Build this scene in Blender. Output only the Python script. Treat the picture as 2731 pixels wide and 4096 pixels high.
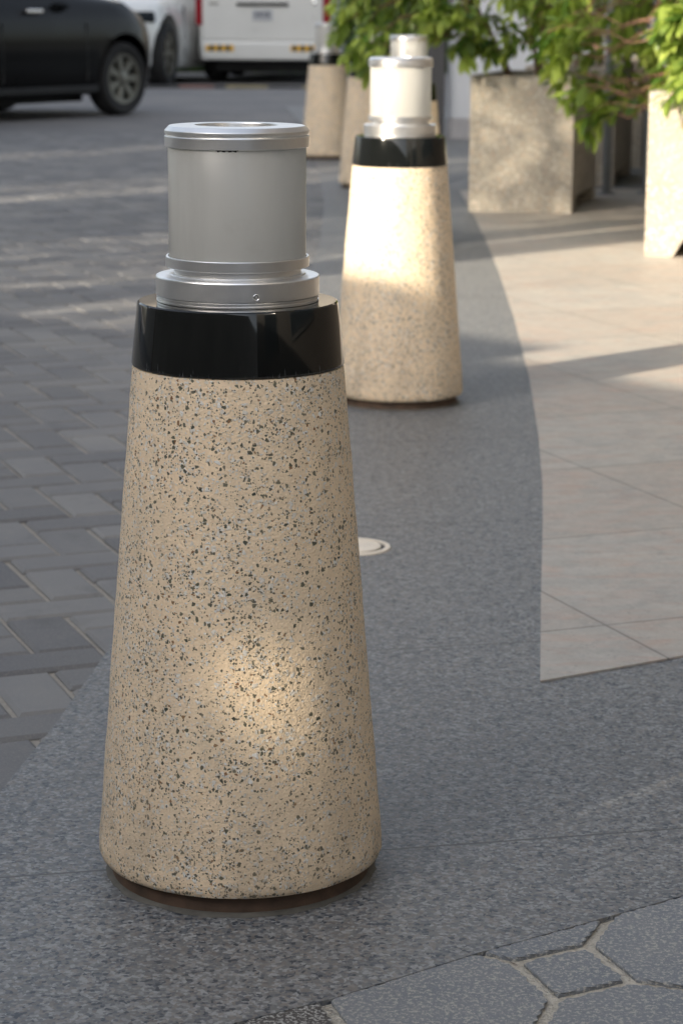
import bpy, bmesh, math, random
from math import sin, cos, pi, radians as R
from mathutils import Vector, Matrix, noise
for o in list(bpy.data.objects): bpy.data.objects.remove(o)
S = bpy.context.scene
# ---------------------------------------------------------------- camera
PITCH = math.atan(1171/5274.)
cam = bpy.data.objects.new('camera', bpy.data.cameras.new('camera'))
S.collection.objects.link(cam)
cam.matrix_world = Matrix.Translation((0, 0, 1.05)) @ Matrix.Rotation(pi/2-PITCH, 4, 'X') @ Matrix.Rotation(R(.25), 4, 'Z')
cd = cam.data
cd.sensor_fit = 'VERTICAL'; cd.sensor_height = 22.3; cd.sensor_width = 14.87; cd.lens = 50
cd.clip_start = .05; cd.clip_end = 2000
cd.dof.use_dof = True; cd.dof.focus_distance = 2.62; cd.dof.aperture_fstop = 6.3
S.camera = cam
# ---------------------------------------------------------------- light
EL = R(22); AZ = R(46)           # sun stands behind the camera to the left
TD = Vector((sin(AZ), cos(AZ), 0)); WD = Vector((cos(AZ), -sin(AZ), 0))
w = bpy.data.worlds.new('World'); S.world = w; w.use_nodes = True
nt = w.node_tree; bg = nt.nodes['Background']
sky = nt.nodes.new('ShaderNodeTexSky'); sky.sky_type = 'NISHITA'; sky.sun_disc = False
sky.sun_elevation = EL; sky.sun_rotation = R(225); sky.dust_density = 3.0; sky.air_density = 1.0; sky.ozone_density = .6
hs = nt.nodes.new('ShaderNodeHueSaturation'); hs.inputs['Saturation'].default_value = .52; nt.links.new(sky.outputs[0], hs.inputs['Color']); nt.links.new(hs.outputs[0], bg.inputs[0]); bg.inputs[1].default_value = .15
sl = bpy.data.lights.new('sun', 'SUN'); sl.energy = 4.2; sl.angle = R(.5); sl.color = (1, .87, .68)
so = bpy.data.objects.new('sun', sl); S.collection.objects.link(so); so.location = (-10, -10, 12)
so.rotation_euler = Vector((TD.x*cos(EL), TD.y*cos(EL), -sin(EL))).to_track_quat('-Z', 'Y').to_euler()
S.view_settings.view_transform = 'Standard'; S.view_settings.look = 'None'
S.view_settings.exposure = 1.25; S.view_settings.gamma = 1.0
S.render.engine = 'CYCLES'

# ---------------------------------------------------------------- node helpers
class NT:
    def __init__(s, name):
        s.m = bpy.data.materials.new(name); s.m.use_nodes = True; s.t = s.m.node_tree
        s.b = s.t.nodes['Principled BSDF']; s.c = None
    def n(s, ty, **kw):
        nd = s.t.nodes.new('ShaderNode'+ty)
        for k, v in kw.items(): setattr(nd, k, v)
        return nd
    def put(s, sock, v):
        if isinstance(v, bpy.types.NodeSocket): s.t.links.new(v, sock)
        elif v is not None:
            if isinstance(v, tuple) and len(v) == 3 and sock.type == 'RGBA': v = v+(1,)
            sock.default_value = v
    def co(s, scale=(1, 1, 1), rot=(0, 0, 0), loc=(0, 0, 0)):
        t = s.n('TexCoord'); mp = s.n('Mapping')
        mp.inputs[1].default_value = loc; mp.inputs[2].default_value = rot; mp.inputs[3].default_value = scale
        s.t.links.new(t.outputs['Object'], mp.inputs[0]); return mp.outputs[0]
    def noise(s, scale, detail=3, rough=.55, vec=None, dist=0):
        n = s.n('TexNoise'); n.inputs['Scale'].default_value = scale; n.inputs['Detail'].default_value = detail
        n.inputs['Roughness'].default_value = rough; n.inputs['Distortion'].default_value = dist
        s.t.links.new(vec if vec else s.co(), n.inputs['Vector']); return n.outputs[0]
    def vor(s, scale, feat='F1', vec=None, rnd=1):
        n = s.n('TexVoronoi', feature=feat); n.inputs['Scale'].default_value = scale; n.inputs['Randomness'].default_value = rnd
        s.t.links.new(vec if vec else s.co(), n.inputs['Vector']); return n
    def ma(s, op, a, b=0., c=None, clamp=False):
        n = s.n('Math', operation=op, use_clamp=clamp); s.put(n.inputs[0], a); s.put(n.inputs[1], b)
        if c is not None: s.put(n.inputs[2], c)
        return n.outputs[0]
    def ramp(s, f, a, b, lo=0., hi=1.):
        n = s.n('MapRange', clamp=True); s.put(n.inputs[0], f)
        for i, v in ((1, a), (2, b), (3, lo), (4, hi)): s.put(n.inputs[i], v)
        return n.outputs[0]
    def mix(s, f, a, b, mode='MIX'):
        n = s.n('MixRGB', blend_type=mode); s.put(n.inputs[0], f); s.put(n.inputs[1], a); s.put(n.inputs[2], b); return n.outputs[0]
    def sep(s, c):
        n = s.n('SeparateColor'); s.put(n.inputs[0], c); return n.outputs
    def sepv(s, v):
        n = s.n('SeparateXYZ'); s.put(n.inputs[0], v); return n.outputs
    def attr(s, name):
        n = s.n('Attribute', attribute_name=name); return n.outputs['Fac']
    def bump(s, h, dist, st=1.):
        n = s.n('Bump'); n.inputs['Strength'].default_value = st; n.inputs['Distance'].default_value = dist
        s.put(n.inputs['Height'], h)
        s.t.links.new(n.outputs[0], s.b.inputs['Normal']); return n
    def fin(s, col=None, rough=None, metal=None, **kw):
        s.put(s.b.inputs['Base Color'], col); s.put(s.b.inputs['Roughness'], rough); s.put(s.b.inputs['Metallic'], metal)
        for k, v in kw.items(): s.put(s.b.inputs[k.replace('_', ' ')], v)
        return s.m
M = {}
def plain(name, col, rough=.6, metal=0., var=.12, sc=12, **kw):
    t = NT(name); n = t.noise(sc, 4)
    c = t.mix(1, col, t.mix(t.ramp(n, .3, .7), (1-var,)*3, (1+var*.5,)*3), 'MULTIPLY')
    M[name] = t.fin(c, t.ramp(n, .3, .7, max(0, rough-.05), min(1, rough+.08)), metal, **kw); return M[name]

# terrazzo concrete of the bollards
def terrazzo():
    t = NT('terrazzo'); vc = t.co()
    warp = t.n('VectorMath', operation='ADD')
    wn = t.n('TexNoise'); wn.inputs['Scale'].default_value = 260; wn.inputs['Detail'].default_value = 1; t.t.links.new(vc, wn.inputs[0])
    ws = t.n('VectorMath', operation='SCALE'); t.t.links.new(wn.outputs[1], ws.inputs[0]); ws.inputs['Scale'].default_value = .0022
    t.t.links.new(vc, warp.inputs[0]); t.t.links.new(ws.outputs[0], warp.inputs[1]); v = warp.outputs[0]
    big = t.noise(9, 3)
    col = t.mix(t.ramp(big, .35, .65), (.89, .70, .485), (.82, .66, .47))
    col = t.mix(t.ramp(t.noise(420, 2), .45, .75, 0, .45), col, (.72, .62, .48))
    h = t.noise(330, 3)
    clus = t.ramp(t.noise(16, 3, .6, vec=t.co(loc=(3, 5, 8))), .32, .68, .45, 1.75)
    def chips(scale, prob, e0, colr):
        nonlocal col, h
        f = t.vor(scale, vec=v); e = t.vor(scale, 'DISTANCE_TO_EDGE', vec=v)
        rgb = t.sep(f.outputs['Color'])
        pick = t.ma('LESS_THAN', rgb[0], t.ma('MULTIPLY', clus, prob))
        thr = t.ramp(rgb[1], 0, 1, e0, .42)
        ins = t.ramp(t.ma('SUBTRACT', e.outputs['Distance'], thr), 0, .05)
        m = t.ma('MULTIPLY', pick, ins)
        c = t.mix(rgb[2], colr[0], colr[1])
        col = t.mix(m, col, c); return m
    w1 = chips(165, .36, .05, ((.72, .66, .56), (.82, .80, .76)))
    w2 = chips(290, .38, .04, ((.76, .70, .60), (.80, .78, .75)))
    d1 = chips(215, .25, .04, ((.055, .065, .05), (.19, .18, .125)))
    d2 = chips(390, .33, .03, ((.10, .10, .08), (.22, .19, .13)))
    b1 = chips(240, .05, .06, ((.22, .11, .05), (.32, .2, .1)))
    hh = t.ma('ADD', h, t.ma('MULTIPLY', t.ma('ADD', w1, w2), .45))
    hh = t.ma('ADD', hh, t.noise(60, 2))
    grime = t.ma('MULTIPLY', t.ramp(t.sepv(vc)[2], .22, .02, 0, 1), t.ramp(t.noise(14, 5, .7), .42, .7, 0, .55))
    st = t.noise(9, 4, .6, vec=t.co(scale=(3, 3, .35)))
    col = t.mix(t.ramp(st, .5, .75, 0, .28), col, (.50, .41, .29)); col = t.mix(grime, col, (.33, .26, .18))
    t.bump(hh, .0017, .9)
    M['terrazzo'] = t.fin(col, t.ramp(d1, 0, 1, .62, .3), Specular_IOR_Level=.4)
terrazzo()
def aggregate():
    t = NT('aggregate')
    col = t.mix(t.ramp(t.noise(7, 4), .3, .7), (.37, .335, .28), (.44, .40, .335))
    for sc, p, a, b in ((85, .24, (.24, .24, .225), (.32, .30, .27)), (95, .2, (.55, .44, .33), (.5, .37, .27)), (85, .22, (.58, .54, .47), (.62, .58, .52)), (150, .2, (.18, .17, .15), (.26, .25, .22))):
        f = t.vor(sc); e = t.vor(sc, 'DISTANCE_TO_EDGE'); c = t.sep(f.outputs['Color'])
        m = t.ma('MULTIPLY', t.ma('LESS_THAN', c[0], p), t.ramp(e.outputs['Distance'], .05, .15))
        col = t.mix(m, col, t.mix(c[1], a, b))
    col = t.mix(t.ramp(t.noise(2.2, 4, .6), .45, .8, 0, .3), col, (.20, .18, .15))
    t.bump(t.noise(120, 3), .004, .8)
    M['aggregate'] = t.fin(col, .85)
aggregate()
def granite():
    t = NT('granite')
    base = t.mix(t.ramp(t.noise(1.6, 4, .6), .35, .7), (.135, .142, .148), (.18, .185, .182))
    wv_ = t.n('VectorMath', operation='ADD'); wn = t.n('TexNoise'); wn.inputs['Scale'].default_value = 160; wn.inputs['Detail'].default_value = 2; t.t.links.new(t.co(), wn.inputs[0])
    wsc = t.n('VectorMath', operation='SCALE'); t.t.links.new(wn.outputs[1], wsc.inputs[0]); wsc.inputs['Scale'].default_value = .006
    t.t.links.new(t.co(), wv_.inputs[0]); t.t.links.new(wsc.outputs[0], wv_.inputs[1])
    f = t.vor(215, vec=wv_.outputs[0]); q = t.sep(f.outputs['Color']); cl = t.noise(48, 4, .65)
    n1 = t.ma('ADD', q[0], t.ma('MULTIPLY', t.ma('SUBTRACT', cl, .5), 1.5))
    c = t.mix(t.ramp(n1, .58, .68), base, (.235, .24, .242))
    c = t.mix(t.ramp(n1, .84, .90), c, (.30, .31, .31))
    c = t.mix(t.ramp(n1, .34, .26), c, (.11, .12, .135))
    c = t.mix(t.ramp(n1, .12, .06), c, (.05, .06, .075))
    c = t.mix(t.ma('MULTIPLY', t.ma('GREATER_THAN', q[1], .78), .5), c, (.22, .195, .17))
    # stains and slab joints of the stone
    c = t.mix(t.ramp(t.noise(3.5, 5, .7, vec=t.co(loc=(2, 7, 0))), .55, .8, 0, .45), c, (.11, .105, .10))
    xyz = t.sepv(t.co(rot=(0, 0, R(-12)), loc=(0, 0, 0)))
    j = t.ma('ABSOLUTE', t.ma('SUBTRACT', t.ma('FRACT', t.ma('DIVIDE', t.ma('ADD', xyz[1], .02), .9)), .5))
    c = t.mix(t.ma('MULTIPLY', t.ma('GREATER_THAN', j, .4977), .85), c, (.07, .07, .07))
    t.bump(t.noise(160, 3), .0008, .5)
    M['granite'] = t.fin(c, t.ramp(n1, .2, .9, .5, .66), Specular_IOR_Level=.4)
granite()
def tiles():
    t = NT('cream_tile')
    v = t.co(rot=(0, 0, R(-21.5)))
    xyz = t.sepv(v)
    cell = t.n('CombineXYZ')
    uu = t.ma('DIVIDE', t.ma('SUBTRACT', xyz[0], 1.825-.6*20), .6); vv = t.ma('DIVIDE', t.ma('SUBTRACT', xyz[1], 4.01-.62*20), .62)
    t.put(cell.inputs[0], t.ma('FLOOR', uu)); t.put(cell.inputs[1], t.ma('FLOOR', vv))
    wn = t.n('TexWhiteNoise'); t.put(wn.inputs['Vector'], cell.outputs[0]); rnd = t.sep(wn.outputs['Color'])
    c = t.mix(t.ramp(t.noise(5, 5, .65), .35, .7), (.46, .435, .385), (.385, .37, .34))
    c = t.mix(t.ramp(rnd[0], 0, 1, 0, .5), c, (.40, .34, .285))
    st = t.noise(6, 6, .7, vec=t.co(scale=(1, 3, 1), rot=(0, 0, R(20)), loc=(3, 1, 0)), dist=1.2)
    c = t.mix(t.ramp(st, .48, .66, 0, .65), c, (.46, .32, .25))
    c = t.mix(t.ramp(t.noise(8, 6, .7, vec=t.co(loc=(1, 8, 2)), dist=1.5), .50, .68, 0, .45), c, (.27, .27, .265))
    c = t.mix(t.ramp(t.noise(130, 3, .6), .58, .68, 0, .5), c, (.22, .21, .2))
    c = t.mix(t.ramp(t.noise(90, 3, .6, vec=t.co(loc=(4, 4, 4))), .58, .7, 0, .4), c, (.55, .5, .45))
    ju = t.ma('ABSOLUTE', t.ma('SUBTRACT', t.ma('FRACT', uu), .5)); jv = t.ma('ABSOLUTE', t.ma('SUBTRACT', t.ma('FRACT', vv), .5))
    j = t.ma('MAXIMUM', ju, jv)
    c = t.mix(t.ma('MULTIPLY', t.ma('GREATER_THAN', j, .4962), .8), c, (.13, .12, .105))
    t.bump(t.noise(40, 4), .001, .4)
    M['cream_tile'] = t.fin(c, t.ramp(t.noise(20, 3), .3, .7, .45, .7))
tiles()
def brickmat():
    t = NT('paving_brick'); r = t.attr('tint')
    c = t.mix(r, (.14, .141, .145), (.235, .232, .225))
    c = t.mix(t.ramp(t.noise(2.3, 5, .6), .35, .7), c, t.mix(1, c, (.78, .80, .86), 'MULTIPLY'))
    c = t.mix(t.ramp(t.noise(260, 2, .6), .5, .72, 0, .5), c, (.27, .26, .24))
    c = t.mix(t.ramp(t.noise(14, 4, .7), .58, .8, 0, .4), c, (.27, .255, .23)); c = t.mix(t.ramp(t.noise(5, 5, .75, vec=t.co(loc=(8, 2, 0))), .58, .78, 0, .55), c, (.085, .085, .088))
    t.bump(t.noise(230, 3), .0012, .7)
    M['paving_brick'] = t.fin(c, .75)
    t = NT('joint_sand'); c = t.mix(t.noise(60, 4), (.23, .215, .19), (.42, .39, .34)); t.bump(t.noise(200, 3), .002, .8)
    M['joint_sand'] = t.fin(c, .95)
    t = NT('paver'); 
    c = t.mix(t.ramp(t.noise(10, 4), .3, .7), (.165, .185, .21), (.205, .22, .24))
    c = t.mix(t.ramp(t.noise(6, 5, .7, vec=t.co(loc=(7, 1, 0))), .45, .75, 0, .6), c, (.235, .24, .245)); c = t.mix(t.ramp(t.noise(190, 4, .8), .52, .57, 0, .85), c, (.42, .41, .37)); c = t.mix(t.ramp(t.noise(33, 5, .8, vec=t.co(loc=(2, 1, 5))), .68, .75, 0, .7), c, (.09, .085, .08))
    c = t.mix(t.attr('tint'), c, t.mix(t.ramp(t.noise(230, 2, .7), .5, .58), (.075, .07, .068), (.38, .38, .36)))
    t.bump(t.noise(300, 3), .0014, .9)
    M['paver'] = t.fin(c, .7)
    t = NT('grout'); c = t.mix(t.noise(50, 5, .7), (.38, .35, .29), (.66, .62, .54)); c = t.mix(t.ramp(t.noise(35, 4, .7, vec=t.co(loc=(3, 3, 3))), .58, .7, 0, .8), c, (.12, .09, .07))
    t.bump(t.ma('ADD', t.noise(180, 3), t.noise(50, 3)), .007, 1)
    M['grout'] = t.fin(c, .95)
    t = NT('road'); v = t.co(rot=(0, 0, R(-21)))
    br = t.n('TexBrick'); t.t.links.new(v, br.inputs[0]); br.inputs['Color1'].default_value = (.15, .147, .147, 1); br.inputs['Color2'].default_value = (.20, .193, .187, 1)
    br.inputs['Mortar'].default_value = (.25, .235, .21, 1); br.inputs['Scale'].default_value = 1; br.inputs['Brick Width'].default_value = .22; br.inputs['Row Height'].default_value = .11; br.inputs['Mortar Size'].default_value = .007
    c = t.mix(t.ramp(t.noise(.9, 5, .6), .35, .7), br.outputs[0], t.mix(1, br.outputs[0], (.72, .74, .8), 'MULTIPLY'))
    M['road'] = t.fin(c, .75)
brickmat()
def metal():
    t = NT('brushed_aluminium')
    g = t.n('TexCoord'); sp = t.sepv(g.outputs['Object'])
    ang = t.ma('ARCTAN2', sp[1], sp[0]); cb = t.n('CombineXYZ')
    t.put(cb.inputs[0], t.ma('MULTIPLY', t.ma('SINE', ang), 1.)); t.put(cb.inputs[1], t.ma('COSINE', ang)); t.put(cb.inputs[2], t.ma('MULTIPLY', sp[2], .6))
    st = t.noise(210, 3, .6, vec=cb.outputs[0]); dust = t.noise(26, 5, .7)
    c = t.mix(t.ramp(st, .3, .7), (.86, .865, .87), (.91, .91, .905))
    c = t.mix(t.ramp(dust, .5, .8, 0, .2), c, (.6, .58, .54))
    t.bump(st, .00004, .2)
    M['metal'] = t.fin(c, t.ma('ADD', t.ramp(st, .3, .7, .29, .35), t.ramp(dust, .5, .8, 0, .08)), t.ramp(dust, .4, .9, 1, .8))
    t = NT('black_gloss')
    g = t.n('TexCoord'); sp = t.sepv(g.outputs['Object'])
    ang = t.ma('ARCTAN2', sp[1], sp[0]); cb = t.n('CombineXYZ')
    t.put(cb.inputs[0], t.ma('MULTIPLY', t.ma('SINE', ang), 6.)); t.put(cb.inputs[1], t.ma('MULTIPLY', t.ma('COSINE', ang), 6.)); t.put(cb.inputs[2], t.ma('MULTIPLY', sp[2], 4))
    scr = t.noise(11, 4, .7, vec=cb.outputs[0])
    low = t.ramp(sp[2], .632, .650, 1, 0)
    chip = t.ma('MULTIPLY', t.ramp(t.ma('ADD', scr, t.ma('MULTIPLY', low, .14)), .70, .76), t.ramp(low, 0, .4))
    sp2 = t.vor(60); q = t.sep(sp2.outputs['Color'])
    dot = t.ma('MULTIPLY', t.ma('LESS_THAN', q[0], .03), t.ramp(sp2.outputs['Distance'], .12, .06))
    c = t.mix(t.ma('MULTIPLY', chip, .5), (.006, .007, .007), (.16, .17, .18)); c = t.mix(t.ma('MULTIPLY', dot, .7), c, (.5, .5, .48))
    dn = t.noise(45, 4, .7)
    t.bump(t.noise(14, 2), .0006, .35)
    M['black_gloss'] = t.fin(c, t.ma('ADD', t.ramp(dn, .4, .8, .04, .12), t.ma('MULTIPLY', chip, .5)), 0., Specular_IOR_Level=.55)
    t = NT('diffuser')
    g = t.n('TexCoord'); sp = t.sepv(g.outputs['Object'])
    c = t.mix(t.ramp(t.noise(5, 4, .6), .35, .7), (.60, .60, .575), (.67, .67, .64))
    c = t.mix(t.ramp(t.noise(16, 5, .7), .58, .8, 0, .35), c, (.36, .34, .30))
    c = t.mix(t.ramp(t.noise(26, 4, .65, vec=t.co(scale=(1, 1, .12))), .52, .72, 0, .3), c, (.36, .355, .33))
    dirt = t.ma('MULTIPLY', t.ramp(sp[2], .862, .886), t.ramp(t.noise(30, 4, .7), .45, .7, 0, .4))
    c = t.mix(dirt, c, (.25, .23, .2))
    t.fin(c, .28, 0., Specular_IOR_Level=.5)
    tl = t.n('BsdfTranslucent'); t.put(tl.inputs[0], (.86, .86, .83)); mx = t.n('MixShader'); mx.inputs[0].default_value = .45
    t.t.links.new(t.b.outputs[0], mx.inputs[1]); t.t.links.new(tl.outputs[0], mx.inputs[2]); t.t.links.new(mx.outputs[0], t.t.nodes['Material Output'].inputs[0])
    M['diffuser'] = t.m
metal()
plain('dark_metal', (.06, .06, .062), .5, .6); plain('grey_metal', (.22, .23, .24), .5, .5)
plain('rust_foot', (.095, .06, .04), .8, var=.5, sc=30); plain('mortar', (.135, .13, .115), .95, var=.35, sc=25)
plain('lens', (.16, .16, .15), .2); plain('black_rubber', (.012, .012, .012), .7); plain('tyre', (.018, .018, .018), .82)
plain('hole', (.03, .03, .03), .6); plain('beige_metal', (.82, .74, .62), .5, .1)
plain('soil', (.06, .045, .03), .95, var=.4, sc=40); plain('bark', (.20, .12, .085), .9, var=.35, sc=40); plain('twig', (.24, .13, .085), .8, var=.3, sc=40)
plain('black_paint', (.004, .004, .004), .3, 0., sc=2, Coat_Weight=.25, Coat_Roughness=.05, Specular_IOR_Level=.05)
plain('white_paint', (.72, .72, .69), .3, 0., var=.05, sc=2, Coat_Weight=.6, Coat_Roughness=.06)
plain('alloy', (.17, .165, .14), .45, .7); plain('chrome', (.8, .8, .8), .12, 1.); plain('car_glass', (.02, .025, .03), .05, 0.)
plain('red_lens', (.28, .01, .02), .15); plain('plate', (.45, .47, .5), .5); plain('plate_mark', (.17, .17, .19), .5)
plain('amber', (.75, .42, .02), .4); plain('strip_black', (.03, .03, .03), .4)
plain('white_wall', (.62, .65, .70), .8, var=.06, sc=1.5); plain('plinth', (.38, .38, .4), .8); plain('dark_column', (.07, .07, .075), .6)
plain('facade', (.36, .33, .29), .85, var=.2, sc=.7); plain('window_glass', (.04, .05, .06), .06)
plain('dark_stone', (.05, .042, .035), .6)
plain('kerb_yellow', (.25, .21, .11), .8, var=.3); plain('kerb_red', (.22, .12, .10), .8, var=.3); plain('kerb_black', (.05, .05, .05), .8)
plain('dark_hedge', (.035, .06, .02), .8, var=.5, sc=3)
def leafmat(name, a, b, tr):
    t = NT(name); r = t.attr('tint')
    c = t.mix(r, a, b)
    c = t.mix(t.ma('GREATER_THAN', r, .975), c, (.55, .26, .01))
    t.fin(c, .38, 0., Specular_IOR_Level=.45)
    tl = t.n('BsdfTranslucent'); t.put(tl.inputs[0], t.mix(1, c, (1.25, 1.35, .7), 'MULTIPLY'))
    mx = t.n('MixShader'); mx.inputs[0].default_value = tr
    out = t.t.nodes['Material Output']
    t.t.links.new(t.b.outputs[0], mx.inputs[1]); t.t.links.new(tl.outputs[0], mx.inputs[2]); t.t.links.new(mx.outputs[0], out.inputs[0])
    M[name] = t.m
leafmat('leaf', (.065, .14, .025), (.45, .54, .12), .42)
leafmat('tree_leaf', (.04, .08, .02), (.08, .12, .03), .2)

# ---------------------------------------------------------------- mesh helpers
COL = S.collection
class MB:
    def __init__(s): s.v = []; s.f = []; s.t = []
    def add(s, vs, fs, tint=None):
        n = len(s.v); s.v += [tuple(v) for v in vs]; s.f += [tuple(i+n for i in f) for f in fs]
        s.t += [tint if tint is not None else 0.]*len(fs)
    def box(s, lo, hi, mat=None, tint=None):
        vs = [Vector((x, y, z)) for x in (lo[0], hi[0]) for y in (lo[1], hi[1]) for z in (lo[2], hi[2])]
        if mat: vs = [mat @ v for v in vs]
        s.add(vs, [(0, 1, 3, 2), (4, 6, 7, 5), (0, 4, 5, 1), (2, 3, 7, 6), (0, 2, 6, 4), (1, 5, 7, 3)], tint)
    def prism(s, pts, z0, z1, mat=None, inset=0, drop=0, tint=None):
        # polygon prism (ccw) with an optional bevelled top
        n = len(pts); c = Vector((sum(p[0] for p in pts)/n, sum(p[1] for p in pts)/n))
        vs = [Vector((p[0], p[1], z0)) for p in pts]+[Vector((p[0], p[1], z1-drop)) for p in pts]
        fs = [(i, (i+1) % n, n+(i+1) % n, n+i) for i in range(n)]
        if inset:
            ip = []
            for i in range(n):
                p = Vector(pts[i][:2]); a = (Vector(pts[i-1][:2])-p).normalized(); b = (Vector(pts[(i+1) % n][:2])-p).normalized()
                bis = a+b
                if bis.length < 1e-4: bis = Vector((-b.y, b.x))
                bis.normalize(); sn = abs(a.x*b.y-a.y*b.x)
                ip.append(p+bis*min(inset*1.42, inset/max(.3, math.sqrt(max(0, (1-a.dot(b))/2)))))
            vs += [Vector((q.x, q.y, z1)) for q in ip]
            fs += [(n+i, n+(i+1) % n, 2*n+(i+1) % n, 2*n+i) for i in range(n)]+[tuple(range(2*n, 3*n))]
        else: fs += [tuple(range(n, 2*n))]
        fs += [tuple(reversed(range(n)))]
        if mat: vs = [mat @ v for v in vs]
        s.add(vs, fs, tint)
    def lathe(s, prof, seg=96, mat=None, close=False, arc=None):
        vs = []; n = len(prof)
        for i in range(seg):
            a = 2*pi*i/seg
            for r, z in prof: vs.append(Vector((r*cos(a), r*sin(a), z)))
        fs = [(i*n+j, ((i+1) % seg)*n+j, ((i+1) % seg)*n+j+1, i*n+j+1) for i in range(seg) for j in range(n-1)]
        if close: fs += [(i*n+n-1, ((i+1) % seg)*n+n-1, ((i+1) % seg)*n, i*n) for i in range(seg)]
        if mat: vs = [mat @ v for v in vs]
        s.add(vs, fs)
    def tube(s, pts, rads, seg=6, tint=None):
        pts = [Vector(p) for p in pts]; vs = []; n = len(pts)
        for i, p in enumerate(pts):
            d = (pts[min(i+1, n-1)]-pts[max(i-1, 0)]).normalized()
            a = d.cross(Vector((0, 0, 1))) if abs(d.z) < .95 else d.cross(Vector((1, 0, 0)))
            a.normalize(); b = d.cross(a); r = rads[i] if hasattr(rads, '__len__') else rads
            for k in range(seg): vs.append(p+a*r*cos(2*pi*k/seg)+b*r*sin(2*pi*k/seg))
        fs = [(i*seg+k, i*seg+(k+1) % seg, (i+1)*seg+(k+1) % seg, (i+1)*seg+k) for i in range(n-1) for k in range(seg)]
        fs += [tuple(reversed(range(seg))), tuple((n-1)*seg+k for k in range(seg))]
        s.add(vs, fs, tint)
    def build(s, name, mat, parent=None, smooth=None, bevel=0, loc=None):
        me = bpy.data.meshes.new(name); me.from_pydata(s.v, [], s.f)
        at = me.attributes.new('tint', 'FLOAT', 'FACE'); at.data.foreach_set('value', s.t)
        bm = bmesh.new(); bm.from_mesh(me); bmesh.ops.recalc_face_normals(bm, faces=bm.faces); bm.to_mesh(me); bm.free()
        if smooth is not None:
            me.polygons.foreach_set('use_smooth', [True]*len(me.polygons)); me.set_sharp_from_angle(angle=R(smooth))
        me.materials.append(M[mat] if isinstance(mat, str) else mat)
        o = bpy.data.objects.new(name, me); COL.objects.link(o)
        if parent: o.parent = parent
        if loc: o.location = loc
        if bevel:
            b = o.modifiers.new('bevel', 'BEVEL'); b.width = bevel; b.segments = 2; b.limit_method = 'ANGLE'
        return o
def tag(o, label, cat, group=None):
    o['label'] = label; o['category'] = cat
    if group: o['group'] = group
    return o
def thing(name, label, cat, loc=(0, 0, 0), rz=0, group=None):
    o = bpy.data.objects.new(name, None); COL.objects.link(o); o.location = loc; o.rotation_euler = (0, 0, rz)
    o.empty_display_size = .1
    return tag(o, label, cat, group)
def struct(o): o['kind'] = 'structure'; return o
def dup(o, loc, rz, label):
    r = o.copy(); COL.objects.link(r); r.location = loc; r.rotation_euler = (0, 0, rz); r['label'] = label
    for ch in list(o.children):
        c = ch.copy(); COL.objects.link(c); c.parent = r
        for g in ch.children:
            d = g.copy(); COL.objects.link(d); d.parent = c
    return r

# ---------------------------------------------------------------- ground
g = MB(); g.add([(-400, -400, -.04), (400, -400, -.04), (400, 900, -.04), (-400, 900, -.04)], [(0, 1, 2, 3)]); struct(g.build('ground', 'road'))
g = MB(); g.add([(-30, 19, -.008), (14, 19, -.008), (14, 70, -.008), (-30, 70, -.008)], [(0, 1, 2, 3)]); struct(g.build('road', 'road'))
g = MB(); g.add([(-8, .5, -.0125), (2, .5, -.0125), (2, 19.1, -.0125), (-8, 19.1, -.0125)], [(0, 1, 2, 3)]); struct(g.build('road_bed', 'joint_sand'))
# herringbone of cut paving bricks
random.seed(4)
W = .109; A = R(21.5); U = Vector((cos(A), sin(A))); V = Vector((sin(A), -cos(A)))
LB = [(-.52, .9), (-.50, 2.4), (-.462, 2.962), (-.423, 3.272), (-.385, 3.674), (-.27, 5.6), (-.17, 7.9), (-.10, 10.23), (-.10, 12.5), (-.16, 14.9), (-.27, 18.2), (-.40, 21), (-.6, 24)]
def lbx(y):
    for (x0, y0), (x1, y1) in zip(LB, LB[1:]):
        if y0 <= y <= y1: return x0+(x1-x0)*(y-y0)/(y1-y0)
    return LB[0][0] if y < LB[0][1] else LB[-1][0]
bk = MB()
for i in range(-220, 220):
    for j in range(-70, 70):
        for kind in (0, 1):
            ox, oy = i+4*j, i
            if kind == 0: a0, a1, b0, b1 = ox, ox+2, oy, oy+1
            else: a0, a1, b0, b1 = ox-1, ox, oy, oy+2
            cu, cv = (a0+a1)/2*W, (b0+b1)/2*W
            c = U*cu+V*cv
            if not (1.6 < c.y < 19.1): continue
            if c.x < -.165*c.y-.9 or c.x > lbx(c.y)+.16: continue
            gp = .0036+random.random()*.0024
            q = [(a0*W+gp, b0*W+gp), (a1*W-gp, b0*W+gp), (a1*W-gp, b1*W-gp), (a0*W+gp, b1*W-gp)]
            rot = random.uniform(-.008, .008); cc = c
            pts = []
            for (x, y) in q:
                p = U*x+V*y-cc; p = Vector((p.x*cos(rot)-p.y*sin(rot), p.x*sin(rot)+p.y*cos(rot)))+cc; pts.append((p.x, p.y))
            zt = -.0025-random.random()*.003
            bk.prism(list(reversed(pts)), -.02, zt, inset=.0065, drop=.0055, tint=random.random())
struct(bk.build('brick_paving', 'paving_brick'))
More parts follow.
